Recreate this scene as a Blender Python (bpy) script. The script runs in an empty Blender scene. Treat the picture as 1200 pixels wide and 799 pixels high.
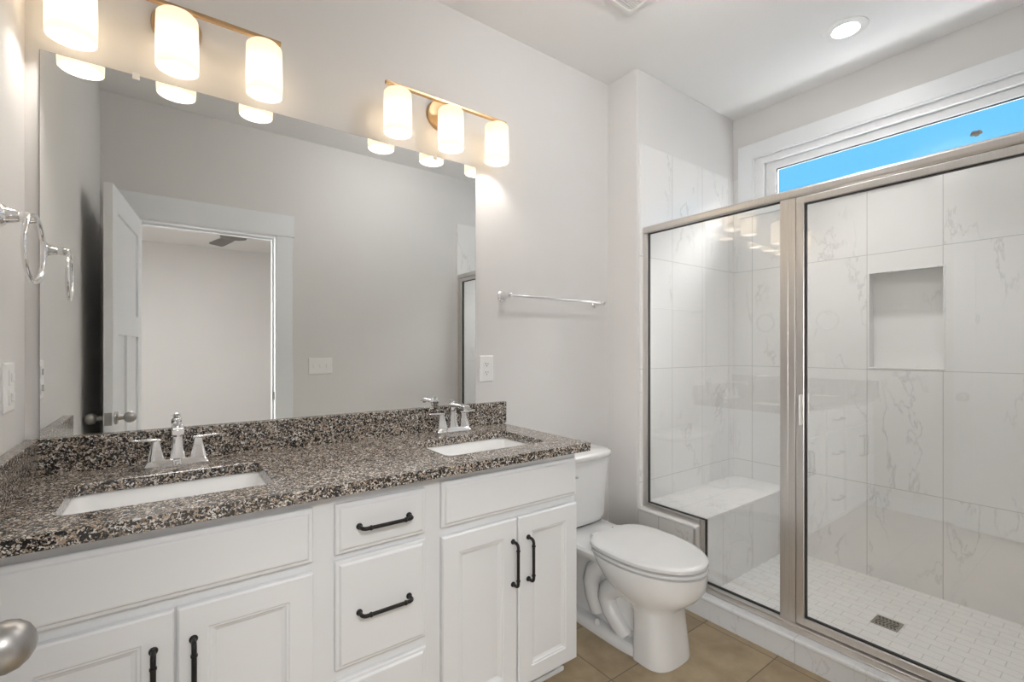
import bpy, bmesh, math, random
from mathutils import Vector, Matrix
random.seed(7)
PI = math.pi
S = bpy.context.scene
C = S.collection

# ------------------------------------------------------------------ camera
TH = 0.9350
cd = bpy.data.cameras.new('camera'); cam = bpy.data.objects.new('camera', cd); C.objects.link(cam)
cd.sensor_width = 36.0; cd.lens = 547.638 / 1200 * 36.0
cd.shift_y = (409.011 - 399.5) / 1200
cd.clip_start = 0.02
cam.location = (0, -1.8241, 1.2303)
cam.rotation_euler = (PI / 2, 0, TH - PI / 2)
S.camera = cam

# ------------------------------------------------------------------ light and exposure
S.view_settings.view_transform = 'Standard'; S.view_settings.look = 'None'
S.view_settings.gamma = 1.0; S.view_settings.use_curve_mapping = False
S.view_settings.exposure = 0.88
BULB = 66.0          # radiance of the vanity light bulbs
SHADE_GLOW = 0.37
DOWNLIGHT = 70.0
DOWNLIGHT_BEAM = 37.0
FILL_RADIANCE = 24.0  # radiance of the added globe fill
w = bpy.data.worlds.new('sky'); S.world = w; w.use_nodes = True
nt = w.node_tree; bg = nt.nodes['Background']
tc = nt.nodes.new('ShaderNodeTexCoord'); sp = nt.nodes.new('ShaderNodeSeparateXYZ'); rp = nt.nodes.new('ShaderNodeValToRGB')
nt.links.new(tc.outputs['Generated'], sp.inputs[0]); nt.links.new(sp.outputs[2], rp.inputs[0]); nt.links.new(rp.outputs[0], bg.inputs[0])
rp.color_ramp.elements[0].position = 0.0; rp.color_ramp.elements[0].color = (0.185, 0.62, 1.0, 1)
rp.color_ramp.elements[1].position = 0.9; rp.color_ramp.elements[1].color = (0.13, 0.50, 1.0, 1)
bg.inputs[1].default_value = 0.61
def area(name, loc, rot, sx, sy, power, col):
    l = bpy.data.lights.new(name, 'AREA'); l.shape = 'RECTANGLE'; l.size = sx; l.size_y = sy; l.energy = power; l.color = col
    o = bpy.data.objects.new(name, l); o.location = loc; o.rotation_euler = rot; C.objects.link(o); return o
# added unseen fill lights in the next room: through the doorway and overhead
bl = area('doorway_fill', (-1.75, -3.25, 1.2), (PI / 2, 0, -math.atan2(2.1, 1.35)), 1.5, 1.7, 22, (1.0, 0.985, 0.975)); bl.data.spread = math.radians(110)
area('bedroom_overhead_fill', (-0.05, -3.35, 2.70), (0, 0, 0), 1.0, 1.0, 42, (1.0, 0.985, 0.975))

# bright sky above and outside the high shower window
area('window_daylight', (3.75, -1.0, 3.25), (0, math.radians(58), 0), 1.0, 1.6, 195, (1.0, 0.985, 0.97))

# ------------------------------------------------------------------ materials
def new_mat(name):
    m = bpy.data.materials.new(name); m.use_nodes = True
    return m, m.node_tree, m.node_tree.nodes['Principled BSDF']
def N(nt, t, **kw):
    n = nt.nodes.new(t)
    for k, v in kw.items(): setattr(n, k, v)
    return n
def L(nt, a, b): nt.links.new(a, b)
def math_n(nt, op, a, b=None, c=None):
    n = N(nt, 'ShaderNodeMath', operation=op)
    for i, v in enumerate((a, b, c)):
        if v is None: continue
        if isinstance(v, (int, float)): n.inputs[i].default_value = v
        else: L(nt, v, n.inputs[i])
    return n.outputs[0]
def mixc(nt, f, a, b):
    n = N(nt, 'ShaderNodeMix', data_type='RGBA')
    for i, v in ((0, f), (6, a), (7, b)):
        if isinstance(v, (int, float)): n.inputs[i].default_value = v
        elif isinstance(v, tuple): n.inputs[i].default_value = (*v, 1)
        else: L(nt, v, n.inputs[i])
    return n.outputs[2]
def coords(nt):
    return N(nt, 'ShaderNodeTexCoord').outputs['Object']
def noise(nt, vec, scale, detail=3, rough=.5, dist=0.0, w=None):
    n = N(nt, 'ShaderNodeTexNoise')
    n.inputs['Scale'].default_value = scale; n.inputs['Detail'].default_value = detail
    n.inputs['Roughness'].default_value = rough; n.inputs['Distortion'].default_value = dist
    if w is not None:
        n.noise_dimensions = '4D'; L(nt, w, n.inputs['W'])
    L(nt, vec, n.inputs['Vector']); return n.outputs[0]
def ramp(nt, f, stops, interp='LINEAR'):
    r = N(nt, 'ShaderNodeValToRGB'); cr = r.color_ramp; cr.interpolation = interp
    while len(cr.elements) < len(stops): cr.elements.new(0.5)
    for e, (p, c) in zip(cr.elements, stops):
        e.position = p; e.color = (*c, 1) if isinstance(c, tuple) else (c, c, c, 1)
    L(nt, f, r.inputs[0]); return r.outputs[0]
def bump(nt, h, strength, dist, b):
    n = N(nt, 'ShaderNodeBump'); n.inputs['Strength'].default_value = strength; n.inputs['Distance'].default_value = dist
    L(nt, h, n.inputs['Height']); L(nt, n.outputs[0], b.inputs['Normal'])

def paint(name, col, rough=.55, amt=.02):
    m, nt, b = new_mat(name); v = coords(nt)
    f = noise(nt, v, 3.0, 2)
    L(nt, mixc(nt, f, tuple(c * (1 - amt) for c in col), tuple(min(1, c * (1 + amt)) for c in col)), b.inputs['Base Color'])
    b.inputs['Roughness'].default_value = rough
    bump(nt, noise(nt, v, 260, 2), .05, .001, b)
    return m
def solid(name, col, rough=.4, metal=0.0, coat=0.0, bumpscale=None):
    m, nt, b = new_mat(name); v = coords(nt)
    f = noise(nt, v, 12, 2)
    L(nt, mixc(nt, f, tuple(c * .97 for c in col), tuple(min(1, c * 1.03) for c in col)), b.inputs['Base Color'])
    b.inputs['Roughness'].default_value = rough; b.inputs['Metallic'].default_value = metal
    b.inputs['Coat Weight'].default_value = coat; b.inputs['Coat Roughness'].default_value = .05
    if bumpscale: bump(nt, noise(nt, v, bumpscale, 2), .08, .001, b)
    return m
def brushed(name, col, rough):
    m, nt, b = new_mat(name); v = coords(nt)
    mp = N(nt, 'ShaderNodeMapping'); mp.inputs['Scale'].default_value = (300, 300, 6); L(nt, v, mp.inputs[0])
    f = noise(nt, mp.outputs[0], 1, 2)
    L(nt, mixc(nt, f, tuple(c * .9 for c in col), tuple(min(1, c * 1.06) for c in col)), b.inputs['Base Color'])
    b.inputs['Metallic'].default_value = 1; b.inputs['Roughness'].default_value = rough
    return m
def tile_mat(name, ax, size, off, base, grout, gw=.003, veins=True, rough=.2, vein_col=(.42, .41, .41), mottled=None, scale=1.5, stagger=False, vein_amt=.42):
    """ax: the two object axes the tile grid runs along"""
    m, nt, b = new_mat(name); v = coords(nt)
    s = N(nt, 'ShaderNodeSeparateXYZ'); L(nt, v, s.inputs[0])
    cid = []; masks = []
    u = s.outputs[ax[0]]; vv = s.outputs[ax[1]]
    vrow = math_n(nt, 'FLOOR', math_n(nt, 'DIVIDE', math_n(nt, 'SUBTRACT', vv, off[1]), size[1]))
    if stagger:
        u = math_n(nt, 'ADD', u, math_n(nt, 'MULTIPLY', math_n(nt, 'MODULO', math_n(nt, 'ADD', vrow, 1000), 2), size[0] / 2))
    for q, sz, of in ((u, size[0], off[0]), (vv, size[1], off[1])):
        r = math_n(nt, 'SUBTRACT', q, of)
        d = math_n(nt, 'PINGPONG', r, sz / 2)
        masks.append(math_n(nt, 'LESS_THAN', d, gw / 2))
        cid.append(math_n(nt, 'FLOOR', math_n(nt, 'DIVIDE', r, sz)))
    g = math_n(nt, 'MAXIMUM', masks[0], masks[1])
    h = math_n(nt, 'FRACT', math_n(nt, 'MULTIPLY', math_n(nt, 'SINE', math_n(nt, 'ADD', math_n(nt, 'MULTIPLY', cid[0], 12.99), math_n(nt, 'MULTIPLY', cid[1], 78.23))), 437.5))
    wv = math_n(nt, 'MULTIPLY', h, 30.0)
    col = None
    if mottled:
        f = noise(nt, v, 7, 6, .6, .4, wv)
        col = ramp(nt, f, mottled)
        col = mixc(nt, math_n(nt, 'MULTIPLY', h, .22), col, tuple(c * .72 for c in base))
    else:
        f = noise(nt, v, 2.0, 3, .5, 0, wv)
        col = mixc(nt, f, tuple(c * .95 for c in base), tuple(min(1, c * 1.04) for c in base))
    if veins:
        mp = N(nt, 'ShaderNodeMapping'); mp.inputs['Rotation'].default_value = (.35, .35, .2); mp.inputs['Scale'].default_value = (1.5, 1.5, .62); L(nt, v, mp.inputs[0]); v = mp.outputs[0]
        n1 = noise(nt, v, scale * 1.5, 6, .6, .55, wv)
        d = math_n(nt, 'ABSOLUTE', math_n(nt, 'SUBTRACT', n1, .5))
        vein = ramp(nt, d, [(0.0, 1.0), (.004, .5), (.011, .0)])
        n2 = noise(nt, v, scale * 1.6, 2, .5, 0, math_n(nt, 'ADD', wv, 5.0))
        mk = ramp(nt, n2, [(.46, 0.0), (.58, 1.0)])
        cl = ramp(nt, noise(nt, v, scale * .8, 3, .5, .8, wv), [(.52, 0.0), (.75, .12)])
        vf = math_n(nt, 'MULTIPLY', math_n(nt, 'MULTIPLY', vein, mk), vein_amt)
        col = mixc(nt, cl, col, tuple(c * .88 for c in base))
        col = mixc(nt, vf, col, vein_col)
    col = mixc(nt, g, col, grout)
    L(nt, col, b.inputs['Base Color'])
    rr = N(nt, 'ShaderNodeMix'); L(nt, g, rr.inputs[0]); rr.inputs[2].default_value = rough; rr.inputs[3].default_value = .8
    L(nt, rr.outputs[0], b.inputs['Roughness'])
    bump(nt, math_n(nt, 'SUBTRACT', 1.0, g), .25, .002, b)
    return m

M = {}
M['wall'] = paint('greige_wall_paint', (.765, .752, .74), .6)
M['ceiling'] = paint('ceiling_paint', (.93, .926, .92), .7)
M['trim'] = paint('white_trim_paint', (.86, .88, .90), .35)
M['cabinet'] = paint('white_cabinet_paint', (.815, .83, .845), .36)
M['door'] = paint('white_door_paint', (.86, .88, .90), .3)
M['porcelain'] = solid('porcelain', (.77, .772, .77), .18, 0, .2)
M['basin'] = solid('basin_porcelain', (.84, .84, .835), .42)
M['seat'] = solid('white_seat_plastic', (.71, .713, .712), .22, 0, .15)
M['chrome'] = solid('chrome', (.86, .86, .87), .06, 1)
M['nickel'] = brushed('brushed_nickel', (.72, .695, .67), .34)
M['knob'] = brushed('satin_nickel', (.42, .41, .40), .38)
M['brass'] = brushed('satin_brass', (.64, .44, .25), .36)
M['iron'] = solid('black_iron', (.012, .011, .011), .38, .3, 0, 400)
M['gasket'] = solid('black_gasket', (.012, .012, .012), .5)
M['plastic'] = solid('white_plastic', (.90, .895, .885), .3)
M['slot'] = solid('dark_slot', (.05, .05, .05), .6)
M['vinyl'] = solid('white_vinyl', (.84, .85, .86), .3)
M['fan'] = solid('grey_fan_blade', (.17, .16, .15), .5)
M['carpet'] = paint('beige_carpet', (.52, .48, .43), .95, .1)
M['speck'] = solid('dark_speck', (.16, .13, .11), .8)
M['steel'] = brushed('drain_steel', (.40, .385, .37), .35)
M['vent'] = solid('white_vent_plastic', (.78, .77, .75), .45)
# marble look wall tile, 30 x 61 cm upright; grids along (y,z), (x,z), flat (x,y)
MB_ = (.87, .863, .853); GR = (.52, .51, .495)
M['tile_yz'] = tile_mat('marble_wall_tile_facing_x', (1, 2), (.3035, .608), (-.9435, -.093), MB_, GR)
M['tile_xz'] = tile_mat('marble_wall_tile_facing_y', (0, 2), (.305, .608), (2.330, -.093), MB_, GR)
M['tile_xy'] = tile_mat('marble_slab_top', (0, 1), (.61, .61), (2.08, -.62), MB_, GR)
M['curb_tile'] = tile_mat('marble_curb_tile', (1, 2), (.61, 2.0), (-.62, -1.0), (.80, .815, .835), (.55, .56, .57), scale=3)
M['mosaic'] = tile_mat('marble_mosaic', (1, 0), (.101, .0505), (-.65, 2.10), (.84, .832, .82), (.62, .61, .595), gw=.003, rough=.35, scale=4, stagger=True, vein_amt=.35)
M['floor'] = tile_mat('tan_floor_tile', (0, 1), (.61, .305), (1.94, -.95), (.38, .30, .195), (.20, .16, .11), gw=.0045, veins=False, rough=.42,
                      mottled=[(.25, (.27, .20, .118)), (.5, (.40, .312, .195)), (.75, (.52, .415, .27))])
def granite():
    m, nt, b = new_mat('speckled_granite'); v = coords(nt)
    jit = N(nt, 'ShaderNodeVectorMath', operation='ADD')
    nz = N(nt, 'ShaderNodeTexNoise'); nz.inputs['Scale'].default_value = 90; L(nt, v, nz.inputs['Vector'])
    sc = N(nt, 'ShaderNodeVectorMath', operation='SCALE'); sc.inputs['Scale'].default_value = .010; L(nt, nz.outputs[1], sc.inputs[0])
    L(nt, v, jit.inputs[0]); L(nt, sc.outputs[0], jit.inputs[1])
    def vor(scale):
        n = N(nt, 'ShaderNodeTexVoronoi'); n.inputs['Scale'].default_value = scale; L(nt, jit.outputs[0], n.inputs['Vector'])
        s = N(nt, 'ShaderNodeSeparateColor'); L(nt, n.outputs['Color'], s.inputs[0]); return s.outputs[0], s.outputs[1]
    a, a2 = vor(178); c, c2 = vor(340)
    big = ramp(nt, a, [(0, (.008, .008, .009)), (.40, (.045, .044, .044)), (.52, (.19, .165, .145)), (.62, (.42, .325, .235)), (.82, (.54, .475, .415)), (.92, (.76, .745, .72))], 'CONSTANT')
    small = ramp(nt, c, [(0, (.012, .012, .013)), (.40, (.09, .085, .08)), (.56, (.38, .31, .245)), (.80, (.70, .67, .63))], 'CONSTANT')
    L(nt, mixc(nt, math_n(nt, 'GREATER_THAN', c2, .55), big, small), b.inputs['Base Color'])
    b.inputs['Roughness'].default_value = .15; b.inputs['IOR'].default_value = 1.68
    return m
M['granite'] = granite()
def mirror_mat():
    m, nt, b = new_mat('mirror_silver'); v = coords(nt)
    L(nt, mixc(nt, noise(nt, v, 2, 1), (.86, .875, .87), (.87, .88, .875)), b.inputs['Base Color'])
    b.inputs['Metallic'].default_value = 1; b.inputs['Roughness'].default_value = 0.0
    return m
M['mirror'] = mirror_mat()
def glass_mat(name, tint, refl=1.0):
    m, nt, b = new_mat(name); nt.nodes.remove(b); out = nt.nodes['Material Output']
    lw = N(nt, 'ShaderNodeLayerWeight'); lw.inputs[0].default_value = .5
    f = math_n(nt, 'POWER', lw.outputs['Facing'], 5.0)
    f = math_n(nt, 'MULTIPLY', math_n(nt, 'ADD', math_n(nt, 'MULTIPLY', f, .94), .04), refl)
    t = N(nt, 'ShaderNodeBsdfTransparent'); t.inputs[0].default_value = (*tint, 1)
    g = N(nt, 'ShaderNodeBsdfGlossy'); g.inputs['Roughness'].default_value = 0.0
    mx = N(nt, 'ShaderNodeMixShader'); L(nt, f, mx.inputs[0]); L(nt, t.outputs[0], mx.inputs[1]); L(nt, g.outputs[0], mx.inputs[2])
    L(nt, mx.outputs[0], out.inputs[0]); return m
M['glass'] = glass_mat('clear_glass', (.988, .992, .99), 2.7)
M['pane'] = glass_mat('window_glass', (.98, .99, .99), .45)
def shade_mat():
    m, nt, b = new_mat('frosted_lamp_glass'); nt.nodes.remove(b); out = nt.nodes['Material Output']
    tr = N(nt, 'ShaderNodeBsdfTranslucent'); tr.inputs[0].default_value = (.062, .053, .040, 1)
    df = N(nt, 'ShaderNodeBsdfDiffuse'); df.inputs[0].default_value = (.85, .80, .72, 1)
    mx = N(nt, 'ShaderNodeMixShader'); mx.inputs[0].default_value = .75; L(nt, df.outputs[0], mx.inputs[1]); L(nt, tr.outputs[0], mx.inputs[2])
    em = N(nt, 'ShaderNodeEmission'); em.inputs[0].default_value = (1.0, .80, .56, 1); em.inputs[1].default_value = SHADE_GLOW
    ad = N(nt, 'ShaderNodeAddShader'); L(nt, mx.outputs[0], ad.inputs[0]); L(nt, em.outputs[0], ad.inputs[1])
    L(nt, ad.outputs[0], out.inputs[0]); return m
M['shade'] = shade_mat()
def emit(name, col, s):
    m, nt, b = new_mat(name); nt.nodes.remove(b); out = nt.nodes['Material Output']
    em = N(nt, 'ShaderNodeEmission'); em.inputs[0].default_value = (*col, 1); em.inputs[1].default_value = s
    L(nt, em.outputs[0], out.inputs[0]); return m
M['bulb'] = emit('lit_bulb', (1.0, .935, .865), BULB)
M['globe_fill'] = emit('fill_globe_diffuser', (1.0, .985, .97), FILL_RADIANCE)
M['downlight'] = emit('lit_downlight_lens', (1.0, .975, .95), DOWNLIGHT)

# ------------------------------------------------------------------ mesh helpers (all in world coordinates)
class MB:
    def __init__(s): s.bm = bmesh.new()
    def box(s, x0, x1, y0, y1, z0, z1):
        x0, x1 = sorted((x0, x1)); y0, y1 = sorted((y0, y1)); z0, z1 = sorted((z0, z1))
        v = [s.bm.verts.new(p) for p in ((x0, y0, z0), (x1, y0, z0), (x1, y1, z0), (x0, y1, z0), (x0, y0, z1), (x1, y0, z1), (x1, y1, z1), (x0, y1, z1))]
        for f in ((3, 2, 1, 0), (4, 5, 6, 7), (0, 1, 5, 4), (1, 2, 6, 5), (2, 3, 7, 6), (3, 0, 4, 7)): s.bm.faces.new([v[i] for i in f])
        return s
    def loft(s, rings, cap0=True, cap1=True, closed=True):
        vs = [[s.bm.verts.new(p) for p in r] for r in rings]; n = len(vs[0])
        for a, b in zip(vs, vs[1:]):
            for i in range(n if closed else n - 1):
                j = (i + 1) % n
                s.bm.faces.new((a[i], a[j], b[j], b[i]))
        if cap0: s.bm.faces.new(vs[0][::-1])
        if cap1: s.bm.faces.new(vs[-1])
        return s
    def tube(s, pts, r, n=12, cap=True):
        pts = [Vector(p) for p in pts]; rs = r if isinstance(r, (list, tuple)) else [r] * len(pts)
        t = [(pts[min(i + 1, len(pts) - 1)] - pts[max(i - 1, 0)]).normalized() for i in range(len(pts))]
        up = Vector((0, 0, 1)) if abs(t[0].z) < .9 else Vector((1, 0, 0))
        nrm = t[0].cross(up).normalized(); rings = []
        for p, d, q in zip(pts, t, rs):
            nrm = (nrm - d * nrm.dot(d)).normalized(); bi = d.cross(nrm)
            rings.append([p + (nrm * math.cos(2 * PI * k / n) + bi * math.sin(2 * PI * k / n)) * q for k in range(n)])
        return s.loft(rings, cap, cap)
    def lathe(s, prof, base, axis, n=32, cap0=True, cap1=True):
        """prof: (distance along axis, radius)"""
        a = Vector(axis).normalized(); up = Vector((0, 0, 1)) if abs(a.z) < .9 else Vector((1, 0, 0))
        u = a.cross(up).normalized(); v = a.cross(u); b = Vector(base)
        return s.loft([[b + a * d + (u * math.cos(2 * PI * k / n) + v * math.sin(2 * PI * k / n)) * r for k in range(n)] for d, r in prof], cap0, cap1)
    def ring(s, c, R, r, axis, n=48, m=12):
        a = Vector(axis).normalized(); up = Vector((0, 0, 1)) if abs(a.z) < .9 else Vector((1, 0, 0))
        u = a.cross(up).normalized(); v = a.cross(u); c = Vector(c); rings = []
        for k in range(n + 1):
            d = u * math.cos(2 * PI * k / n) + v * math.sin(2 * PI * k / n)
            rings.append([c + d * (R + r * math.cos(2 * PI * j / m)) + a * (r * math.sin(2 * PI * j / m)) for j in range(m)])
        s.loft(rings, False, False); bmesh.ops.remove_doubles(s.bm, verts=s.bm.verts[:], dist=1e-6); return s
    def plate(s, outer, holes, c0, c1, mp):
        """flat plate with holes; outlines are 2D loops, extruded c0..c1, mp maps (a,b,c) to xyz"""
        loops = [outer] + list(holes)
        layers = []
        for c in (c0, c1):
            ed = []; vl = []
            for lp in loops:
                vs = [s.bm.verts.new(mp(a, b, c)) for a, b in lp]; vl.append(vs)
                for i in range(len(vs)): ed.append(s.bm.edges.new((vs[i], vs[(i + 1) % len(vs)])))
            bmesh.ops.triangle_fill(s.bm, use_beauty=True, use_dissolve=True, edges=ed)
            layers.append(vl)
        for la, lb in zip(*layers):
            n = len(la)
            for i in range(n):
                j = (i + 1) % n; s.bm.faces.new((la[i], la[j], lb[j], lb[i]))
        return s
    def panel(s, a0, a1, b0, b1, prof, mp):
        """nested rectangles: prof = (inset, depth) from back to the middle of the face"""
        rings = []
        for i, d in prof:
            rings.append([mp(a0 + i, b0 + i, d), mp(a1 - i, b0 + i, d), mp(a1 - i, b1 - i, d), mp(a0 + i, b1 - i, d)])
        return s.loft(rings)
    def build(s, name, mat, parent=None, smooth=False, bev=0, seg=2, local=False, angle=35):
        bm = s.bm; bmesh.ops.recalc_face_normals(bm, faces=bm.faces[:])
        me = bpy.data.meshes.new(name)
        if parent is not None and not local:
            r = parent
            while r.parent: r = r.parent
            bmesh.ops.translate(bm, verts=bm.verts[:], vec=-r.location)
        bm.to_mesh(me); bm.free(); me.materials.append(mat)
        o = bpy.data.objects.new(name, me); C.objects.link(o)
        if parent is not None: o.parent = parent
        if smooth:
            me.polygons.foreach_set('use_smooth', [True] * len(me.polygons))
            try: me.set_sharp_from_angle(angle=math.radians(angle))
            except Exception: pass
        if bev:
            b = o.modifiers.new('bevel', 'BEVEL'); b.width = bev; b.segments = seg; b.limit_method = 'ANGLE'; b.angle_limit = math.radians(40)
            b.harden_normals = False
        return o
def rect(a0, a1, b0, b1): return [(a0, b0), (a1, b0), (a1, b1), (a0, b1)]
def rrect(a0, a1, b0, b1, r, n=6):
    p = []
    for cx, cy, s in ((a1 - r, b0 + r, -90), (a1 - r, b1 - r, 0), (a0 + r, b1 - r, 90), (a0 + r, b0 + r, 180)):
        for k in range(n + 1):
            t = math.radians(s + 90 * k / n); p.append((cx + r * math.cos(t), cy + r * math.sin(t)))
    return p
XY = lambda a, b, c: (a, b, c)
XZ = lambda a, b, c: (a, c, b)          # plate in the x-z plane, c = y
YZ = lambda a, b, c: (c, a, b)          # plate in the y-z plane, c = x
def struct(o): o['kind'] = 'structure'; return o
def tag(o, label, cat, group=None):
    o['label'] = label; o['category'] = cat
    if group: o['group'] = group
    return o
def thing(name, label, cat, loc=(0, 0, 0), group=None):
    o = bpy.data.objects.new(name, None); o.empty_display_size = .05; o.location = loc; C.objects.link(o)
    bpy.context.view_layer.update()
    return tag(o, label, cat, group)
def copy_tree(o, parent=None):
    c = o.copy(); C.objects.link(c)
    if parent is not None: c.parent = parent
    for ch in list(o.children):
        if ch.parent == o: copy_tree(ch, c)
    return c
def arc(c, r, a0, a1, n, u, v):
    c = Vector(c); u = Vector(u); v = Vector(v)
    return [c + u * (r * math.cos(a0 + (a1 - a0) * k / n)) + v * (r * math.sin(a0 + (a1 - a0) * k / n)) for k in range(n + 1)]

# ------------------------------------------------------------------ room shell
XL, XW, XF, YW, YD, H = -.314, 2.027, 3.002, -.207, -1.8046, 2.74
TY = -.215                                   # face of the tile on the shower's left end wall
DX0, DX1, DZ = -.160, .606, 2.01             # doorway
struct(MB().box(XL - .12, 2.05, YD - .13, .12, -.12, 0).build('floor', M['floor']))
hole = [(2.575 + .062 * math.cos(2 * PI * k / 40), -.985 + .062 * math.sin(2 * PI * k / 40)) for k in range(40)]
struct(MB().plate(rect(XL - .12, XF + .2, YD - .13, .12), [hole], H, H + .12, XY).build('ceiling', M['ceiling']))
struct(MB().box(XL - .12, XW + .02, 0, .12, 0, H).build('wall_back', M['wall']))
struct(MB().box(XL - .12, XL, YD, 0, 0, H).build('wall_left', M['wall']))
wg = struct(MB().box(XW, XF + .1, YW, .12, 0, H).build('wall_wing', M['wall'], bev=.004))
struct(MB().plate([(XL - .12, 0), (DX0 - .006, 0), (DX0 - .006, DZ + .012), (DX1 + .006, DZ + .012), (DX1 + .006, 0), (XF + .2, 0), (XF + .2, H), (XL - .12, H)], [], YD, YD - .115, XZ).build('wall_front', M['wall']))
WIN = (-1.67, -.34, 2.10, 2.447)
NIC = (-1.255, -.947, 1.128, 1.636)
struct(MB().plate(rect(YD - .1, YW + .1, 0, H), [rect(*WIN), rect(NIC[0] - .01, NIC[1] + .01, NIC[2] - .01, NIC[3] + .01)], XF + .010, XF + .16, YZ).build('wall_right', M['wall']))
# shower tile on three walls
struct(MB().box(2.046, XF, TY, YW + .002, .0, 2.338).build('wall_shower_left', M['tile_xz'], bev=.002))
struct(MB().plate([(YD, 0), (TY, 0), (TY, 2.338), (WIN[1] + .07, 2.338), (WIN[1] + .07, 2.08), (WIN[0] - .07, 2.08), (WIN[0] - .07, 2.338), (YD, 2.338)], [rect(*NIC)], XF, XF + .0105, YZ).build('wall_shower_far', M['tile_yz']))
struct(MB().box(2.058, XF, YD - .002, YD + .010, 0, 2.338).build('wall_shower_front', M['tile_xz'], bev=.002))
# recessed niche lining
nb = MB(); d = .085
nb.box(XF + d, XF + d + .01, NIC[0] - .008, NIC[1] + .008, NIC[2] - .008, NIC[3] + .008)
nic = tag(nb.build('shower_niche', M['tile_yz']), 'square recessed tile shelf niche in the far shower wall', 'niche')
for a0, a1, b0, b1 in ((NIC[0] - .009, NIC[0], NIC[2] - .009, NIC[3] + .009), (NIC[1], NIC[1] + .009, NIC[2] - .009, NIC[3] + .009), (NIC[0], NIC[1], NIC[2] - .009, NIC[2]), (NIC[0], NIC[1], NIC[3], NIC[3] + .009)):
    MB().box(XF + .001, XF + d, a0, a1, b0, b1).build('side_lining', M['tile_xy'], nic)
e = MB(); t = .007
for a0, a1, b0, b1 in ((NIC[0], NIC[0] + t, NIC[2], NIC[3]), (NIC[1] - t, NIC[1], NIC[2], NIC[3]), (NIC[0] + t, NIC[1] - t, NIC[2], NIC[2] + t), (NIC[0] + t, NIC[1] - t, NIC[3] - t, NIC[3])):
    e.box(XF - .003, XF + .012, a0, a1, b0, b1)
o = e.build('edge_trim', M['tile_xy'], nic, bev=.0015); o['label'] = 'slim pale edge strip around the niche'
# shower pan, curb, bench, knee wall
struct(MB().box(2.09, XF, YD + .01, TY, 0, .027).build('floor_shower', M['mosaic']))
cu = thing('shower_curb', 'low marble tiled curb along the floor under the glass', 'curb', (2.035, -1.0, 0))
MB().box(1.975, 2.10, YD, -.208, 0, .082).build('curb_face', M['curb_tile'], cu, bev=.001)
MB().box(1.968, 2.104, YD, -.208, .082, .101).build('rounded_cap', M['curb_tile'], cu, bev=.008, seg=4)
kn = struct(MB().box(2.036, 2.10, -.545, -.2085, .099, .368).build('wall_knee', M['tile_yz'], bev=.001))
MB().box(2.028, 2.10, -.550, -.2085, .368, .386).build('cap', M['tile_xy'], kn, bev=.008, seg=4)
MB().box(2.032, 2.046, -.5475, -.535, .100, .370).build('corner_trim', M['nickel'], kn, bev=.002)
be = thing('shower_bench', 'marble tiled corner bench inside the shower under the left wall', 'bench', (2.389, -.38, .027))
MB().box(2.105, XF, -.547, TY, .027, .388).build('bench_front', M['tile_xz'], be)
MB().box(2.105, XF, -.556, TY, .388, .405).build('bench_top', M['tile_xy'], be, bev=.003)
# baseboards
for nm, bx in (('baseboard_back', (1.235, XW, -.014, 0, 0, .10)), ('baseboard_wing', (XW - .014, XW, YW, 0, 0, .10)), ('baseboard_left', (XL, XL + .014, YD, -.50, 0, .10)), ('baseboard_front', (.73, 1.96, YD, YD + .014, 0, .10))):
    struct(MB().box(*bx).build(nm, M['trim'], bev=.003))
# door casing, jamb
tr = MB(); tr.box(DX1 + .006, DX1 + .112, YD, YD + .018, 0, DZ + .012); struct(tr.build('trim_1', M['trim'], bev=.002))
tr = MB(); tr.box(max(XL + .001, DX0 - .112), DX0 - .006, YD, YD + .018, 0, DZ + .012); struct(tr.build('trim_2', M['trim'], bev=.002))
tr = MB(); tr.box(max(XL + .001, DX0 - .122), DX1 + .122, YD, YD + .024, DZ + .012, DZ + .163); struct(tr.build('trim_3', M['trim'], bev=.002))
tr = MB()
tr.box(DX1, DX1 + .006, YD - .115, YD + .018, 0, DZ + .006); tr.box(DX0 - .006, DX0, YD - .115, YD + .018, 0, DZ + .006); tr.box(DX0, DX1, YD - .115, YD + .018, DZ, DZ + .012)
tr.box(DX0, DX1, YD - .075, YD - .04, DZ - .012, DZ); tr.box(DX1 - .012, DX1, YD - .075, YD - .04, 0, DZ - .012)
jb = struct(tr.build('trim_4', M['trim'], bev=.001))
MB().box(DX1 - .0015, DX1 + .001, YD - .035, YD - .005, .875, .93).build('strike_plate', M['iron'], jb)
# window
wi = struct(MB().plate(rect(WIN[0] - .09, WIN[1] + .09, 2.075, 2.535), [rect(WIN[0], WIN[1], 2.115, WIN[3])], XF - .012, XF + .010, YZ).build('window_1', M['trim'], bev=.002))
MB().plate(rect(WIN[0], WIN[1], WIN[2], WIN[3]), [rect(WIN[0] + .008, WIN[1] - .008, WIN[2] + .008, WIN[3] - .008)], XF - .008, XF + .15, YZ).build('jamb', M['vinyl'], wi)
MB().plate(rect(WIN[0] + .008, WIN[1] - .008, WIN[2] + .008, WIN[3] - .008), [rect(WIN[0] + .062, WIN[1] - .062, WIN[2] + .035, WIN[3] - .05)], XF + .012, XF + .12, YZ).build('frame', M['vinyl'], wi, bev=.003)
MB().plate(rect(WIN[0] + .062, WIN[1] - .062, WIN[2] + .035, WIN[3] - .05), [rect(WIN[0] + .125, WIN[1] - .125, WIN[2] + .07, WIN[3] - .098)], XF + .035, XF + .075, YZ).build('sash', M['vinyl'], wi, bev=.006)
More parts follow.
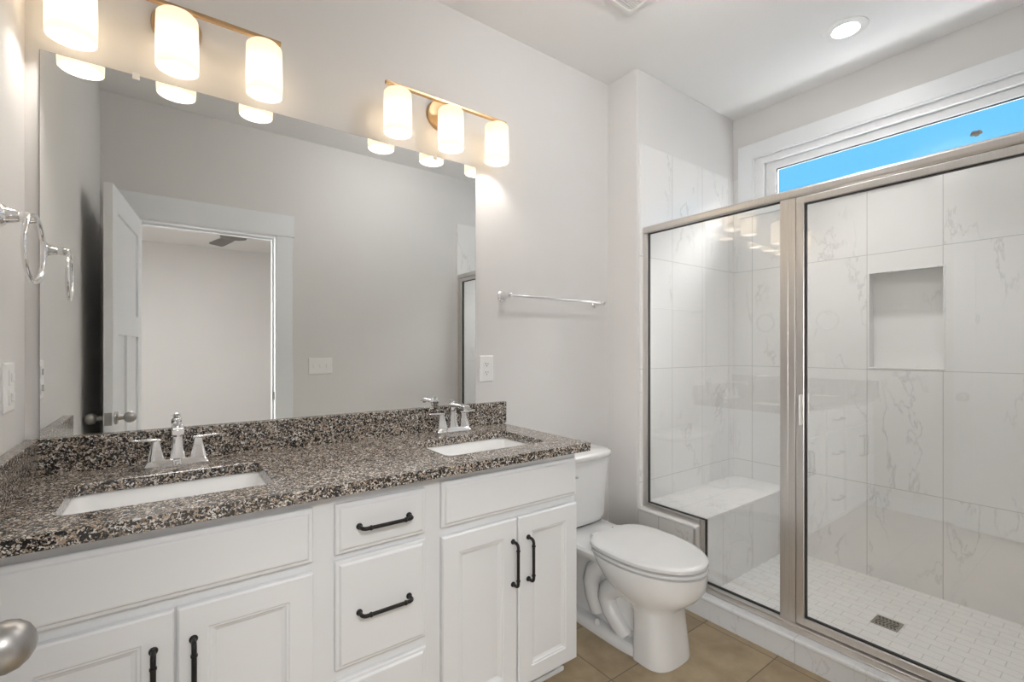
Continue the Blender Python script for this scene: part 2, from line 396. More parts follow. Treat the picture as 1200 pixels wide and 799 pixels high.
MB().plate(rect(WIN[0] + .124, WIN[1] - .124, WIN[2] + .069, WIN[3] - .097), [rect(WIN[0] + .1275, WIN[1] - .1275, WIN[2] + .0725, WIN[3] - .1005)], XF + .040, XF + .056, YZ).build('glazing_gasket', M['gasket'], wi)
MB().box(XF + .050, XF + .054, WIN[0] + .12, WIN[1] - .12, WIN[2] + .066, WIN[3] - .094).build('pane', M['pane'], wi)
lf = MB()  # dark spot of unknown kind, shaped as a small crumpled scrap
for k, (dy, dz, s) in enumerate(((0, 0, .012), (.008, .004, .010), (-.010, .002, .010), (-.002, -.006, .011), (.013, -.003, .008), (-.016, -.003, .007))):
    lf.lathe([(-.002, s * .2), (0, s), (.002, s * .7), (.003, s * .2)], (XF + .057, -1.352 + dy, 2.245 + dz), (1, .2, .1), 7)
tag(lf.build('dark_speck', M['speck']), 'small unidentified dark leaf stuck outside the high shower window', 'speck')

# ------------------------------------------------------------------ the next room, seen through the doorway in the mirror
BX0, BX1, BY0, BY1 = -3.0, 3.7, YD - .115, -6.45
struct(MB().box(BX0 - .1, BX1 + .1, BY1 - .1, BY0, -.12, -.002).build('floor_bedroom', M['carpet']))
struct(MB().box(BX0 - .1, BX1 + .1, BY1 - .1, BY0, H, H + .1).build('ceiling_bedroom', M['ceiling']))
struct(MB().box(BX0 - .1, BX1 + .1, BY1 - .1, BY1, 0, H).build('wall_bedroom_far', M['wall']))
struct(MB().box(BX0 - .1, BX0, BY1, BY0, 0, H).build('wall_bedroom_left', M['wall']))
struct(MB().box(BX1, BX1 + .1, BY1, BY0, 0, H).build('wall_bedroom_right', M['wall']))
struct(MB().box(BX0, XL - .12, BY0, BY0 + .1, 0, H).build('wall_bedroom_near', M['wall']))
struct(MB().box(XF + .2, BX1, BY0, BY0 + .1, 0, H).build('wall_bedroom_corner', M['wall']))
FC = (.575, -4.02)
fn = thing('ceiling_fan', 'dark grey ceiling fan in the next room, glimpsed through the doorway', 'fan', (FC[0], FC[1], H))
MB().lathe([(0, .012), (.16, .012)], (FC[0], FC[1], H - .16), (0, 0, 1), 16).build('downrod', M['fan'], fn, True)
MB().lathe([(0, .07), (.03, .07), (.045, .03)], (FC[0], FC[1], H), (0, 0, -1), 24).build('canopy', M['fan'], fn, True)
MB().lathe([(0, .04), (.02, .11), (.12, .13), (.165, .125), (.18, .05)], (FC[0], FC[1], H - .15), (0, 0, -1), 28).build('motor_housing', M['fan'], fn, True)
for k in range(3):
    a = math.radians(258 + 120 * k); ca, sa = math.cos(a), math.sin(a)
    m = MB(); rings = []
    for r, hw in ((.08, .04), (.14, .062), (.24, .068), (.56, .074), (.60, .06)):
        ring = []
        for q, zz in ((-hw, -.004), (hw, -.004), (hw, .004), (-hw, .004)):
            ring.append((FC[0] + ca * r - sa * q, FC[1] + sa * r + ca * q, H - .30 + zz - q * .10))
        rings.append(ring)
    m.loft(rings).build('blade', M['fan'], fn, bev=.002)

# ------------------------------------------------------------------ bathroom door (hinged, swung open into the room)
dr = struct(bpy.data.objects.new('door_1', None)); C.objects.link(dr)
dr.location = (DX0 + .002, YD + .006, 0); dr.rotation_euler = (0, 0, math.radians(96.0))
DWD, DT = .76, .035
# local: x along the width from the hinge, slab at y in [-DT, 0], z up
sl = MB(); z0, z1, st = .012, DZ - .006, .112
for a0, a1, b0, b1 in ((0, st, z0, z1), (DWD - st, DWD, z0, z1), (st, DWD - st, z0, .235), (st, DWD - st, 1.30, 1.415), (st, DWD - st, z1 - .115, z1), (DWD / 2 - .055, DWD / 2 + .055, .235, 1.30)):
    sl.box(a0, a1, -DT, 0, b0, b1)
for a0, a1, b0, b1 in ((st, DWD / 2 - .055, .235, 1.30), (DWD / 2 + .055, DWD - st, .235, 1.30), (st, DWD - st, 1.415, z1 - .115)):
    sl.box(a0 - .004, a1 + .004, -DT + .011, -.011, b0 - .004, b1 + .004)
sl.build('panelled_slab', M['door'], dr, local=True, bev=.0015)
def knob(side):
    m = MB(); y0 = 0 if side > 0 else -DT
    m.lathe([(0, .032), (.004, .032), (.008, .029), (.010, .014), (.030, .011), (.033, .014), (.038, .0215), (.046, .0262), (.056, .0275), (.066, .0250), (.074, .0185), (.079, .010), (.0805, .003)], (DWD - .052, y0, .905), (0, side, 0), 32)
    return m.build('door_knob', M['knob'], dr, True, local=True, angle=50)
knob(1); knob(-1)
MB().box(DWD - .001, DWD + .0015, -DT + .004, -.004, .875, .935).build('latch_plate', M['knob'], dr, local=True)
for zz in (.2, 1.0, 1.8): MB().tube([(.0, .004, zz - .045), (.0, .004, zz + .045)], .006, 10).build('hinge', M['knob'], dr, True, local=True)

# ------------------------------------------------------------------ vanity cabinet
va = thing('vanity_cabinet', 'long white double vanity cabinet with black bar pulls', 'cabinet', (.46, -.28, 0))
YF = -.555; VX1 = 1.228
cb = MB(); cb.box(VX1 - .018, VX1, -.003, YF, .085, .851); cb.box(XL + .002, XL + .020, -.003, YF, .085, .851)
cb.box(XL + .020, VX1 - .018, -.003, -.012, .085, .851); cb.box(XL + .020, VX1 - .018, -.012, YF, .085, .103); cb.box(XL + .020, VX1 - .018, YF + .019, YF, .103, .851)
cb.build('cabinet_body', M['cabinet'], va, bev=.001)
MB().box(XL + .002, VX1 - .012, -.003, -.492, 0, .085).build('toe_kick', M['cabinet'], va)
MB().box(XL + .002, VX1 - .004, -.492, -.504, 0, .018).build('shoe_moulding', M['cabinet'], va, bev=.006, seg=3)
FR = lambda a, b, c: (a, c, b)
def handle_bm(ax, bx, vertical, yf):
    """arched pull from end a to end b; (along coordinate)"""
    m = MB(); dep = .030; r0 = .012
    P = (lambda s, d: (ax[0], yf - d, s)) if vertical else (lambda s, d: (s, yf - d, ax[1]))
    a, b = bx
    pts = [P(a, 0), P(a, dep - r0)]
    for k in range(1, 6):
        t = PI / 2 * k / 5; pts.append(P(a + r0 - r0 * math.cos(t), dep - r0 + r0 * math.sin(t)))
    for k in range(0, 6):
        t = PI / 2 * (1 - k / 5); pts.append(P(b - r0 + r0 * math.cos(t), dep - r0 + r0 * math.sin(t)))
    pts.append(P(b, 0))
    m.tube(pts, .0052, 12)
    for s in (a, b): m.lathe([(0, .0085), (.003, .0085), (.006, .006)], P(s, 0), (0, -1, 0), 16)
    ext = Vector(P(1, 0)) - Vector(P(0, 0))
    for s in (a + .022, b - .022): m.lathe([(-.003, .005), (-.002, .0068), (.002, .0068), (.003, .005)], P(s, dep), ext, 14)
    return m
DOORP = lambda yb: [(0, yb), (0, yb - .015), (.004, yb - .019), (.056, yb - .019), (.0585, yb - .0165), (.063, yb - .0165), (.066, yb - .013), (.074, yb - .0095)]
DRAWP = lambda yb: [(0, yb), (0, yb - .010), (.003, yb - .013), (.010, yb - .0135), (.014, yb - .0185), (.017, yb - .019)]
def cab_door(x0, x1, hx):
    d = MB().panel(x0, x1, .088, .664, DOORP(YF - .0005), FR).build('cabinet_door', M['cabinet'], va, bev=.0008)
    handle_bm((hx, 0), (.448, .590), True, YF - .0195).build('handle', M['iron'], d, True, angle=60)
def drawer(z0, z1, h=True, x0=.353, x1=.613, name='drawer'):
    d = MB().panel(x0, x1, z0, z1, DRAWP(YF - .0005), FR).build(name, M['cabinet'], va, bev=.0008)
    if h:
        zz = (z0 + z1) / 2 if z1 - z0 < .25 else (z0 + z1) / 2 - .004
        handle_bm((0, zz), (.414, .556), False, YF - .0195).build('handle', M['iron'], d, True, angle=60)
cab_door(-.262, .0125, -.0235); cab_door(.0175, .299, .047)
cab_door(.664, .945, .926); cab_door(.950, 1.2225, .991)
drawer(.690, .8225, True); drawer(.386, .674, True); drawer(.088, .358, True)
drawer(.688, .826, False, -.262, .299, 'false_front'); drawer(.690, .828, False, .664, 1.2225, 'false_front')

# ------------------------------------------------------------------ countertop, sinks, faucets
SKL = (-.193, .225, -.478, -.190); SKDX = .9295
ct = thing('countertop', 'speckled brown and black granite countertop with two sink cutouts', 'countertop', (.46, -.28, .851))
holes = [rrect(*SKL, .028), rrect(SKL[0] + SKDX, SKL[1] + SKDX, SKL[2], SKL[3], .028)]
MB().plate(rect(XL + .0005, 1.273, -.594, -.0005), holes, .8515, .882, XY).build('slab', M['granite'], ct, bev=.002)
MB().box(XL + .0005, 1.2945, -.0005, -.026, .882, .982).build('backsplash', M['granite'], ct, bev=.0015)
MB().box(XL + .0005, XL + .030, -.0262, -.590, .882, .982).build('side_splash', M['granite'], ct, bev=.0015)
def make_sink():
    x0, x1, y0, y1 = SKL
    rt = thing('sink', 'white undermount sink set in the left of the granite countertop', 'sink', ((x0 + x1) / 2, (y0 + y1) / 2, .851), 'undermount sinks')
    m = MB()
    R = lambda i, r, z: [(a, b, z) for a, b in rrect(x0 + i, x1 - i, y0 + i, y1 - i, r)]
    m.loft([R(-.022, .03, .851), R(-.022, .03, .842), R(.030, .04, .700), R(.12, .02, .690)][:0] or
           [R(-.022, .03, .842), R(-.022, .03, .8512), R(-.004, .03, .8512), R(.002, .03, .845), R(.012, .035, .80), R(.024, .042, .745), R(.038, .05, .728), R(.060, .05, .721), R(.125, .018, .717)], False, True)
    m.loft([R(-.022, .03, .842), R(.0, .035, .79), R(.014, .045, .735), R(.05, .05, .709), R(.125, .018, .705)], False, True)
    m.build('basin', M['basin'], rt, True, angle=60)
    cx, cy = (x0 + x1) / 2, (y0 + y1) / 2
    MB().lathe([(0, .022), (.003, .022), (.004, .016), (.002, .014), (.005, .012), (.006, .004)], (cx, cy, .7165), (0, 0, 1), 28).build('drain', M['chrome'], rt, True)
    return rt
sk = make_sink(); s2 = copy_tree(sk); s2.location.x += SKDX
s2['label'] = 'white undermount sink set in the right end of the granite countertop'
FXC, FYC = .025, -.088
def make_faucet():
    rt = thing('faucet', 'chrome two handle faucet behind the left sink', 'faucet', (FXC, FYC, .882), 'chrome faucets')
    m = MB(); R = lambda hx, hy, z: [(FXC + a, FYC + b, z) for a, b in rrect(-hx, hx, -hy, hy, .008, 4)]
    m.loft([R(.080, .030, .8825), R(.080, .030, .888), R(.076, .0265, .894), R(.072, .0225, .902), R(.070, .020, .904)])
    m.build('base_plate', M['chrome'], rt, True, angle=30)
    # square spout column, then the spout reaching out over the basin
    m = MB(); Q = lambda hx, hy, z, dy=0: [(FXC + a, FYC + dy + b, z) for a, b in rrect(-hx, hx, -hy, hy, .004, 3)]
    m.loft([Q(.020, .020, .903), Q(.0185, .0185, .910), Q(.0145, .0150, .935), Q(.0128, .0135, .965), Q(.0125, .0135, .985), Q(.0145, .0155, .990), Q(.0145, .0155, 1.001), Q(.0125, .0135, 1.005)])
    m.lathe([(0, .010), (.003, .0115), (.006, .008), (.009, .0105), (.012, .010), (.0145, .003)], (FXC, FYC + .004, 1.005), (0, 0, 1), 20)
    rings = []
    for t, zc, hw, hh in ((-.010, .994, .0125, .0095), (.030, .9965, .0130, .0085), (.075, .9975, .0140, .0080), (.104, .9965, .0150, .0080), (.117, .9955, .0150, .0075), (.120, .9950, .0135, .0060)):
        rings.append([(FXC + a, FYC - t, zc + b) for a, b in rrect(-hw, hw, -hh, hh, .004, 3)])
    m.loft(rings); m.lathe([(0, .010), (.008, .010)], (FXC, FYC - .104, .990), (0, 0, -1), 18)
    m.build('spout', M['chrome'], rt, True, angle=40)
    MB().lathe([(0, .002), (.016, .002), (.018, .005), (.022, .0055), (.025, .003)], (FXC, FYC + .022, .904 + .03), (0, 0, 1), 12).tube([(FXC, FYC + .022, .900), (FXC, FYC + .022, .936)], .002, 8).build('lift_rod', M['chrome'], rt, True)
    for s in (-1, 1):
        hx0 = FXC + s * .052
        m = MB(); K = lambda h, z: [(hx0 + a, FYC + b, z) for a, b in rrect(-h, h, -h, h, h * .25, 3)]
        m.loft([K(.0215, .903), K(.0205, .908), K(.0150, .932), K(.0108, .952), K(.0105, .958)])
        hd = m.build('handle', M['chrome'], rt, True, angle=35)
        m = MB(); rings = []
        for t, zc, hw, hh in ((-.013, .9605, .0095, .0030), (.0, .9615, .0115, .0042), (.020, .9625, .0095, .0036), (.045, .964, .0080, .0028), (.056, .9645, .0065, .0022)):
            rings.append([(hx0 + s * t, FYC + a, zc + b) for a, b in rrect(-hw, hw, -hh, hh, hh * .6, 3)])
        m.loft(rings).build('lever', M['chrome'], hd, True, angle=40)
    return rt
fa = make_faucet(); f2 = copy_tree(fa); f2.location.x = .968
f2['label'] = 'chrome two handle faucet behind the right sink'

# ------------------------------------------------------------------ mirror
mi = thing('mirror', 'large frameless wall mirror above the granite backsplash', 'mirror', (.425, 0, .9825))
MB().box(-.284, 1.1345, -.0015, -.0065, .9825, 2.060).build('mirror_glass', M['mirror'], mi)
MB().box(-.2852, 1.1357, -.0015, -.0045, .9825, 2.0613).build('dark_edge', M['slot'], mi)
for x in (-.076, .93):
    m = MB(); m.box(x - .009, x + .009, -.0015, -.0095, 2.047, 2.0665); m.lathe([(0, .005), (.002, .004)], (x, -.0095, 2.0635), (0, -1, 0), 12)
    o = m.build('clip', M['plastic'], mi, bev=.001)

# ------------------------------------------------------------------ vanity lights
SX, SY = .025, -.095
def make_sconce():
    rt = thing('vanity_light', 'brass three shade vanity light above the left of the mirror', 'wall light', (SX, 0, 2.242), 'brass vanity lights')
    MB().lathe([(0, .066), (.012, .066), (.018, .062), (.020, .050), (.020, .020), (.024, .012), (.026, .004)], (SX, -.0015, 2.242), (0, -1, 0), 40).build('backplate', M['brass'], rt, True, angle=30)
    MB().tube([(SX, -.02, 2.242), (SX, -.055, 2.247), (SX, SY, 2.256)], .0075, 14).build('arm', M['brass'], rt, True)
    MB().box(SX - .284, SX + .284, SY - .008, SY + .008, 2.2495, 2.2625).build('bar', M['brass'], rt, bev=.003, seg=3)
    for k in (-1, 0, 1):
        x = SX + k * .2335
        sh = MB().lathe([(0, .014), (0.0, .034), (-.004, .0455), (-.012, .0525), (-.030, .0535), (-.150, .0545), (-.167, .0540), (-.1685, .0525), (-.167, .0515)], (x, SY, 2.2375), (0, 0, 1), 36, False, False).build('shade', M['shade'], rt, True, angle=80)
        MB().lathe([(0, .022), (.007, .022), (.012, .012), (.013, .010)], (x, SY, 2.2375), (0, 0, 1), 24).build('cap', M['brass'], sh, True, angle=30)
        MB().lathe([(0, .004), (.003, .014), (.012, .0235), (.024, .0275), (.036, .0245), (.050, .016), (.064, .0125), (.075, .0125)], (x, SY, 2.100), (0, 0, 1), 16).build('bulb', M['bulb'], sh, True)
    return rt
sc = make_sconce(); sc2 = copy_tree(sc); sc2.location.x = .957
sc2['label'] = 'brass three shade vanity light above the right end of the mirror'

# ------------------------------------------------------------------ ceiling fittings
dl = thing('recessed_light', 'round white recessed light in the ceiling over the shower', 'ceiling light', (2.575, -.985, H))
MB().lathe([(0, .088), (.004, .088), (.007, .082), (.007, .056), (.0, .053)], (2.575, -.985, H - .0005), (0, 0, -1), 40, False, False).build('trim_ring', M['plastic'], dl, True, angle=40)
MB().lathe([(0, .0618), (0, .050), (.030, .052), (.030, .0618)], (2.575, -.985, H), (0, 0, 1), 40, False, False).build('baffle', M['plastic'], dl, True, angle=30)
MB().lathe([(0, .061), (.003, .055), (.004, .01)], (2.575, -.985, H + .034), (0, 0, -1), 32).build('lens', M['downlight'], dl, True)
GL = (1.35, -.95)  # globe added as room fill, kept above the view
dm = thing('added_globe_fill', 'added white globe fill light, out of view, on the ceiling before the toilet', 'ceiling light', (GL[0], GL[1], H))
MB().lathe([(0, .06), (.014, .06), (.022, .05), (.026, .02), (.05, .018)], (GL[0], GL[1], H - .0005), (0, 0, -1), 32).build('base', M['plastic'], dm, True, angle=40)
MB().lathe([(.08 - .08 * math.cos(PI * k / 16), max(.002, .08 * math.sin(PI * k / 16))) for k in range(17)], (GL[0], GL[1], H - .04), (0, 0, -1), 28).build('globe', M['globe_fill'], dm, True)
sl = bpy.data.lights.new('recessed_light_beam', 'SPOT'); sl.energy = DOWNLIGHT_BEAM; sl.spot_size = math.radians(74); sl.spot_blend = .75; sl.shadow_soft_size = .06; sl.color = (1.0, .98, .96)
so = bpy.data.objects.new('recessed_light_beam', sl); C.objects.link(so); so.parent = dl; so.location = (0, 0, .022)
vn = thing('exhaust_vent', 'square white exhaust fan grille in the ceiling at the top edge', 'vent', (1.515, -.60, H))
vx0, vx1, vy0, vy1 = 1.365, 1.665, -.755, -.455
MB().plate(rrect(vx0, vx1, vy0, vy1, .02), [rrect(vx0 + .020, vx1 - .020, vy0 + .020, vy1 - .020, .01)], H - .018, H - .0005, XY).build('grille_frame', M['vent'], vn, bev=.005, seg=3)
MB().box(vx0 + .018, vx1 - .018, vy0 + .018, vy1 - .018, H - .004, H - .001).build('dark_opening', M['slot'], vn)
gb = MB(); n = 24
for k in range(n):
    yy = vy0 + .020 + (k + .5) * (vy1 - vy0 - .04) / n; gb.box(vx0 + .019, vx1 - .019, yy - .003, yy + .003, H - .016, H - .006)
for k in range(n):
    xx = vx0 + .020 + (k + .5) * (vx1 - vx0 - .04) / n; gb.box(xx - .0025, xx + .0025, vy0 + .019, vy1 - .019, H - .014, H - .007)
gb.build('grille', M['vent'], vn)

# ------------------------------------------------------------------ towel bar, towel ring, electrical plates
tb = thing('towel_bar', 'slim polished towel bar on the wall above the toilet', 'towel bar', (1.60, 0, 1.485))
def post(m, x, y, z, axis, ln):
    m.lathe([(0, .0265), (.004, .0265), (.008, .0235), (.012, .0185), (.030, .0135), (ln - .016, .0110), (ln - .010, .0135), (ln + .004, .0135), (ln + .012, .010), (ln + .015, .004)], (x, y, z), axis, 28)
for x in (1.285, 1.918):
    m = MB(); post(m, x, -.0005, 1.482, (0, -1, 0), .062); m.build('post', M['chrome'], tb, True, angle=30)
MB().tube([(1.275, -.062, 1.482), (1.928, -.062, 1.482)], .0075, 16).build('bar', M['chrome'], tb, True)
tg = thing('towel_ring', 'chrome towel ring hanging on the left wall beside the mirror', 'towel ring', (XL, -.245, 1.543))
m = MB(); post(m, XL + .0005, -.245, 1.543, (1, 0, 0), .050); m.build('post', M['chrome'], tg, True, angle=30)
MB().ring((XL + .060, -.258, 1.468), .078, .0054, (1, -.05, .0), 56, 12).build('ring', M['chrome'], tg, True)

def plate(parent, cx, cz, w, h, mp, f):
    MB().panel(cx - w / 2, cx + w / 2, cz - h / 2, cz + h / 2, [(0, 0), (0, f * .003), (.003, f * .006), (.006, f * .0065)], mp).build('cover_plate', M['plastic'], parent, bev=.0008)
def duplex(parent, cx, cz, mp, f):
    for s in (-1, 1):
        z = cz + s * .0195
        r = MB().plate(rrect(cx - .017, cx + .017, z - .0145, z + .0145, .009), [], f * .006, f * .0085, mp).build('receptacle', M['plastic'], parent)
        k = MB()
        for dx, w_, h_ in ((-.0065, .0022, .0085), (.0065, .0022, .0065)): k.plate(rect(cx + dx - w_ / 2, cx + dx + w_ / 2, z - h_ / 2 + .003, z + h_ / 2 + .003), [], f * .008, f * .0088, mp)
        k.plate(rrect(cx - .0025, cx + .0025, z - .0095, z - .0045, .002), [], f * .008, f * .0088, mp)
        k.build('slots', M['slot'], r)
ou = thing('outlet', 'white double outlet on the wall right of the mirror', 'outlet', (1.195, 0, 1.140))
plate(ou, 1.195, 1.140, .076, .120, XZ, -1); duplex(ou, 1.195, 1.140, XZ, -1)
sw = thing('light_switch', 'white switch plate on the left wall below the towel ring', 'switch', (XL, -.180, 1.137))
PL = lambda a, b, c: (XL + c, a, b)
plate(sw, -.180, 1.137, .088, .121, PL, 1)
for zz in (1.161, 1.113):
    MB().plate(rrect(-.196, -.164, zz - .019, zz + .019, .003), [], .006, .0085, PL).build('rocker', M['plastic'], sw, bev=.001)
    MB().plate(rrect(-.185, -.175, zz - .010, zz + .010, .002), [], .0085, .014, PL).build('toggle', M['plastic'], sw, bev=.001)
s3 = thing('triple_light_switch', 'white three gang switch plate beside the doorway, seen in the mirror', 'switch', (.91, YD, 1.106))
PF = lambda a, b, c: (a, YD + c, b)
plate(s3, .91, 1.106, .168, .120, PF, 1)
for dx in (-.046, 0, .046):
    MB().plate(rrect(.91 + dx - .006, .91 + dx + .006, 1.095, 1.119, .002), [], .006, .012, PF).build('toggle', M['plastic'], s3, bev=.001)

# ------------------------------------------------------------------ toilet
TX = 1.605
to = thing('toilet', 'white two piece toilet between the vanity and the shower', 'toilet', (TX, -.40, 0))
def egg(z, yb, yf, hw, yc, pb=2.6, pf=2.1, n=56, dx=0):
    r = []
    for k in range(n):
        t = 2 * PI * k / n; c, s_ = math.cos(t), math.sin(t)
        p = pb if s_ > 0 else pf
        x = hw * math.copysign(abs(c) ** (2 / p), c)
        y = yc + ((yb - yc) if s_ > 0 else (yc - yf)) * math.copysign(abs(s_) ** (2 / p), s_)
        r.append((TX + dx + x, y, z))
    return r
m = MB()
m.loft([egg(0, -.60, -.752, .118, -.665, 6, 2.8), egg(.012, -.60, -.752, .118, -.665, 6, 2.8), egg(.06, -.60, -.745, .116, -.665, 6, 2.8), egg(.14, -.60, -.735, .112, -.66, 6, 2.8), egg(.195, -.595, -.735, .113, -.65, 5, 2.5),
        egg(.218, -.57, -.750, .122, -.63, 3.4, 2.2), egg(.238, -.53, -.775, .138, -.61, 2.8, 2.1), egg(.265, -.49, -.808, .157, -.59, 2.6, 2.05), egg(.30, -.44, -.835, .174, -.58, 2.6, 2.05),
        egg(.335, -.40, -.843, .181, -.575, 2.6, 2.05), egg(.364, -.37, -.846, .183, -.575, 2.6, 2.05), egg(.373, -.365, -.849, .182, -.575, 2.6, 2.05), egg(.376, -.36, -.842, .175, -.575, 2.6, 2.05)])
# rear body behind the pedestal, deck and foot
m.loft([egg(.0, -.16, -.64, .060, -.40, 4, 4), egg(.20, -.17, -.64, .055, -.40, 4, 4), egg(.29, -.13, -.58, .075, -.35, 4, 4), egg(.335, -.06, -.52, .125, -.30, 5, 4)])
m.loft([egg(.320, -.06, -.53, .135, -.30, 6, 3), egg(.332, -.040, -.56, .160, -.30, 6, 3), egg(.362, -.036, -.58, .168, -.30, 6, 3), egg(.373, -.045, -.57, .160, -.30, 6, 3)])
m.loft([egg(0, -.215, -.70, .118, -.45, 6, 3), egg(.018, -.215, -.70, .118, -.45, 6, 3), egg(.032, -.225, -.69, .108, -.45, 6, 3), egg(.036, -.24, -.68, .095, -.45, 6, 3)])
# trapway bulging on both sides
for s in (-1, 1):
    ctl = [(.050, -.58, .255), (.064, -.535, .245), (.068, -.485, .222), (.066, -.448, .190), (.064, -.436, .155), (.064, -.455, .112), (.064, -.50, .070), (.058, -.54, .035)]
    m.tube([(TX + s * a, b, c) for a, b, c in ctl], [.036, .041, .043, .043, .042, .041, .040, .036], 16)
    ctl = [(.052, -.47, .310), (.060, -.415, .295), (.064, -.365, .25), (.062, -.342, .19), (.058, -.350, .13), (.05, -.37, .06)]
    m.tube([(TX + s * a, b, c) for a, b, c in ctl], [.034, .039, .041, .041, .040, .036], 16)
m.build('bowl', M['porcelain'], to, True, angle=50)
for s in (-1, 1):
    MB().lathe([(0, .014), (.010, .0135), (.018, .010), (.022, .004)], (TX + s * .096, -.405, .034), (0, 0, 1), 20).build('bolt_cap', M['seat'], to, True)
m = MB()
m.loft([egg(.3815, -.385, -.846, .182, -.575, 3, 2.05), egg(.383, -.380, -.849, .1845, -.575, 3, 2.05), egg(.392, -.380, -.849, .1845, -.575, 3, 2.05), egg(.3935, -.383, -.846, .182, -.575, 3, 2.05)])
m.build('seat', M['seat'], to, True, angle=40)
m = MB()
m.loft([egg(.400, -.383, -.844, .181, -.575, 3.4, 2.05), egg(.4015, -.380, -.847, .184, -.575, 3.4, 2.05), egg(.413, -.380, -.847, .184, -.575, 3.4, 2.05), egg(.418, -.383, -.842, .179, -.575, 3.4, 2.05), egg(.4205, -.395, -.825, .163, -.575, 3.4, 2.05), egg(.422, -.46, -.75, .10, -.575, 3, 2.05)])
m.build('lid', M['seat'], to, True, angle=40)
for s in (-1, 1):
    MB().tube([(TX + s * .07 - .022, -.368, .400), (TX + s * .07 + .022, -.368, .400)], .012, 14).box(TX + s * .07 - .02, TX + s * .07 + .02, -.358, -.384, .374, .400).build('seat_hinge', M['seat'], to, True, angle=40)
def sup(hx, y0, y1, z, p=5, n=56):
    r = []; yc = (y0 + y1) / 2; hy = abs(y1 - y0) / 2
    for k in range(n):
        t = 2 * PI * k / n; c, s_ = math.cos(t), math.sin(t)
        pp = 7 if s_ > 0 else p
        r.append((TX + hx * math.copysign(abs(c) ** (2 / pp), c), yc + hy * math.copysign(abs(s_) ** (2 / pp), s_), z))
    return r
m = MB()
m.loft([sup(.165, -.045, -.205, .3735, 4), sup(.180, -.040, -.220, .384, 4), sup(.185, -.039, -.225, .41, 4), sup(.201, -.037, -.236, .58, 4), sup(.210, -.035, -.244, .695, 4)])
m.build('tank', M['porcelain'], to, True, angle=60)
m = MB()
m.loft([sup(.213, -.030, -.248, .6955, 3.4), sup(.220, -.027, -.255, .700, 3.4), sup(.222, -.026, -.257, .715, 3.4), sup(.219, -.028, -.254, .723, 3.4), sup(.205, -.04, -.240, .728, 3.4)])
m.build('tank_lid', M['porcelain'], to, True, angle=60)
m = MB(); m.lathe([(0, .016), (.006, .016), (.010, .009), (.022, .008)], (TX - .130, -.238, .640), (0, -1, 0), 20)
m.tube([(TX - .130, -.256, .640), (TX - .10, -.258, .638), (TX - .065, -.256, .634)], [.006, .0065, .005], 12)
m.build('flush_lever', M['chrome'], to, True)

# ------------------------------------------------------------------ shower enclosure
GX0, GX1 = 2.064, 2.092
se = thing('shower_enclosure', 'brushed nickel framed glass shower enclosure with hinged door', 'shower enclosure', (2.078, -1.0, .101))
MB().box(GX0 - .006, GX1 + .004, TY - .0005, YD + .0105, 1.849, 1.886).build('header', M['nickel'], se, bev=.010, seg=4)
MB().box(GX0, GX1, TY - .0005, TY - .028, .3865, 1.849).build('wall_jamb', M['nickel'], se, bev=.002)
MB().box(GX0, GX1, YD + .0105, YD + .040, .113, 1.849).build('wall_jamb', M['nickel'], se, bev=.002)
MB().box(GX0 - .008, GX1, TY - .028, -.552, .3865, .410).build('knee_rail', M['nickel'], se, bev=.002)
MB().box(GX0, GX1, -.5525, -.573, .113, .410).build('notch_jamb', M['nickel'], se, bev=.002)
m = MB(); m.box(2.012, GX1 + .004, -.5525, YD + .0105, .1015, .1065); m.box(2.046, GX1 + .004, -.5525, YD + .0105, .1065, .113)
m.build('sill_track', M['nickel'], se, bev=.002)
m = MB(); m.box(GX0, GX1, -.916, -.976, .113, 1.849)
m.box(GX0 - .002, GX0 + .002, -.920, -.948, .113, 1.849)
m.build('mullion_post', M['nickel'], se, bev=.0012)
Lg = [(-.240, .407), (-.571, .407), (-.571, .110), (-.918, .110), (-.918, 1.853), (-.240, 1.853)]
fx = MB().plate(Lg, [], 2.079, 2.085, YZ).build('fixed_glass', M['glass'], se)
Lo = [(-.242, .4095), (-.5725, .4095), (-.5725, .1125), (-.9165, .1125), (-.9165, 1.8495), (-.242, 1.8495)]
Li = [(-.2452, .4128), (-.5758, .4128), (-.5758, .1158), (-.9140, .1158), (-.9140, 1.8460), (-.2452, 1.8460)]
MB().plate(Lo, [Li], 2.0735, 2.0905, YZ).build('gasket', M['gasket'], fx)
DY0, DY1, DZ0, DZ1 = -.978, -1.755, .1165, 1.846
dm = MB().plate(rect(DY1, DY0, DZ0, DZ1), [rect(DY1 + .031, DY0 - .031, DZ0 + .030, DZ1 - .028)], GX0 - .002, GX1 - .003, YZ)
dd = dm.build('shower_door', M['nickel'], se, bev=.003)
MB().box(2.076, 2.082, DY1 + .028, DY0 - .028, DZ0 + .027, DZ1 - .025).build('door_glass', M['glass'], dd)
MB().plate(rect(DY1 + .0305, DY0 - .0305, DZ0 + .0295, DZ1 - .0275), [rect(DY1 + .0338, DY0 - .0338, DZ0 + .0328, DZ1 - .0308)], 2.070, 2.088, YZ).build('gasket', M['gasket'], dd)
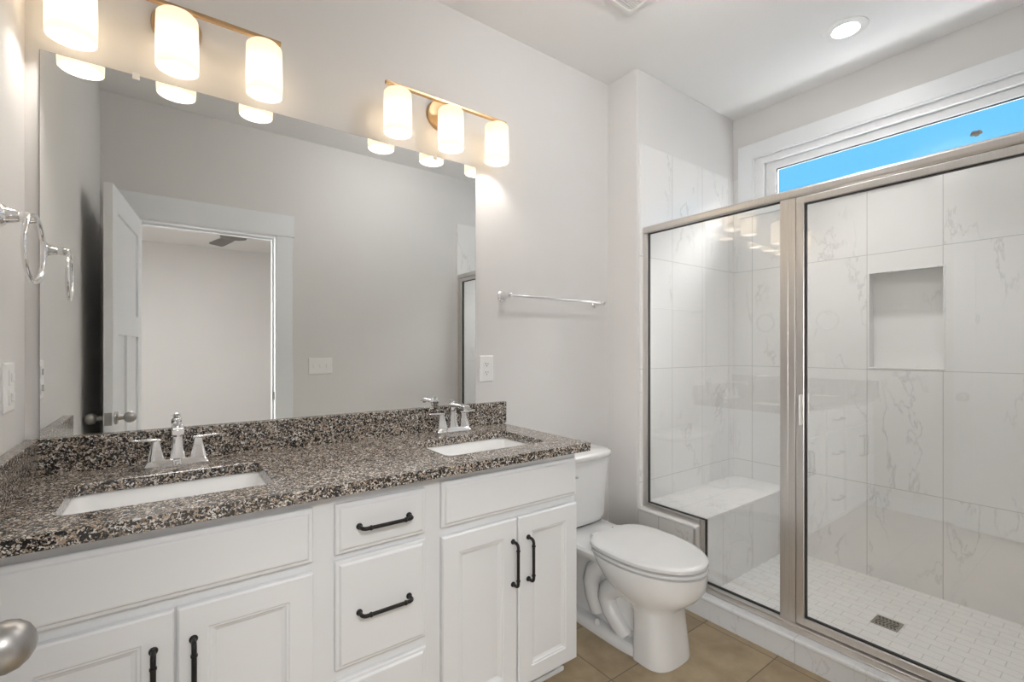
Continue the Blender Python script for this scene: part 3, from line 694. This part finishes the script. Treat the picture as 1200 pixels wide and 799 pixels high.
m = MB(); m.box(GX0 - .030, GX0 - .002, -.996, -1.004, .925, 1.047); m.box(GX1 - .003, GX1 + .024, -.996, -1.004, .925, 1.047)
m.build('pull_handle', M['nickel'], dd, bev=.002)
MB().box(GX0 + .004, GX1 - .006, DY0 + .002, DY0 - .0005, DZ0 + .01, DZ1 - .01).build('strike_seal', M['gasket'], dd)
# drain and shower head
dn = thing('shower_drain', 'small square metal drain set in the shower floor', 'drain', (2.54, -1.152, .027))
dm = MB(); a = .048
dm.plate(rect(2.54 - a, 2.54 + a, -1.152 - a, -1.152 + a), [rect(2.54 - a + .008, 2.54 + a - .008, -1.152 - a + .008, -1.152 + a - .008)], .0275, .031, XY)
dm.build('drain_frame', M['steel'], dn, bev=.0008)
MB().box(2.54 - a + .006, 2.54 + a - .006, -1.152 - a + .006, -1.152 + a - .006, .0272, .0280).build('drain_well', M['slot'], dn)
dm = MB()
for k in range(-3, 4):
    dm.tube([(2.54 - .04, -1.152 + k * .013 - .006, .0292), (2.54 - .012, -1.152 + k * .013 + .005, .0292), (2.54 + .014, -1.152 + k * .013 - .005, .0292), (2.54 + .04, -1.152 + k * .013 + .006, .0292)], .0028, 6)
for k in (-.02, .02): dm.tube([(2.54 + k, -1.152 - .04, .0292), (2.54 + k, -1.152 + .04, .0292)], .002, 6)
dm.build('grate', M['steel'], dn, True)
sh = thing('rain_shower', 'chrome shower head just entering the right edge of the picture', 'shower head', (2.55, YD + .01, 2.05))
MB().lathe([(0, .028), (.004, .028), (.010, .014)], (2.55, YD + .0105, 2.09), (0, 1, 0), 24).build('flange', M['chrome'], sh, True)
MB().tube([(2.55, YD + .012, 2.09), (2.55, YD + .07, 2.095), (2.55, YD + .13, 2.085), (2.55, YD + .17, 2.065)], .0085, 14).build('arm', M['chrome'], sh, True)
MB().lathe([(0, .012), (.012, .015), (.022, .013), (.030, .022), (.058, .038), (.066, .039), (.068, .034)], (2.55, YD + .165, 2.068), (0, .8, -.6), 28).build('spray_head', M['chrome'], sh, True, angle=30)
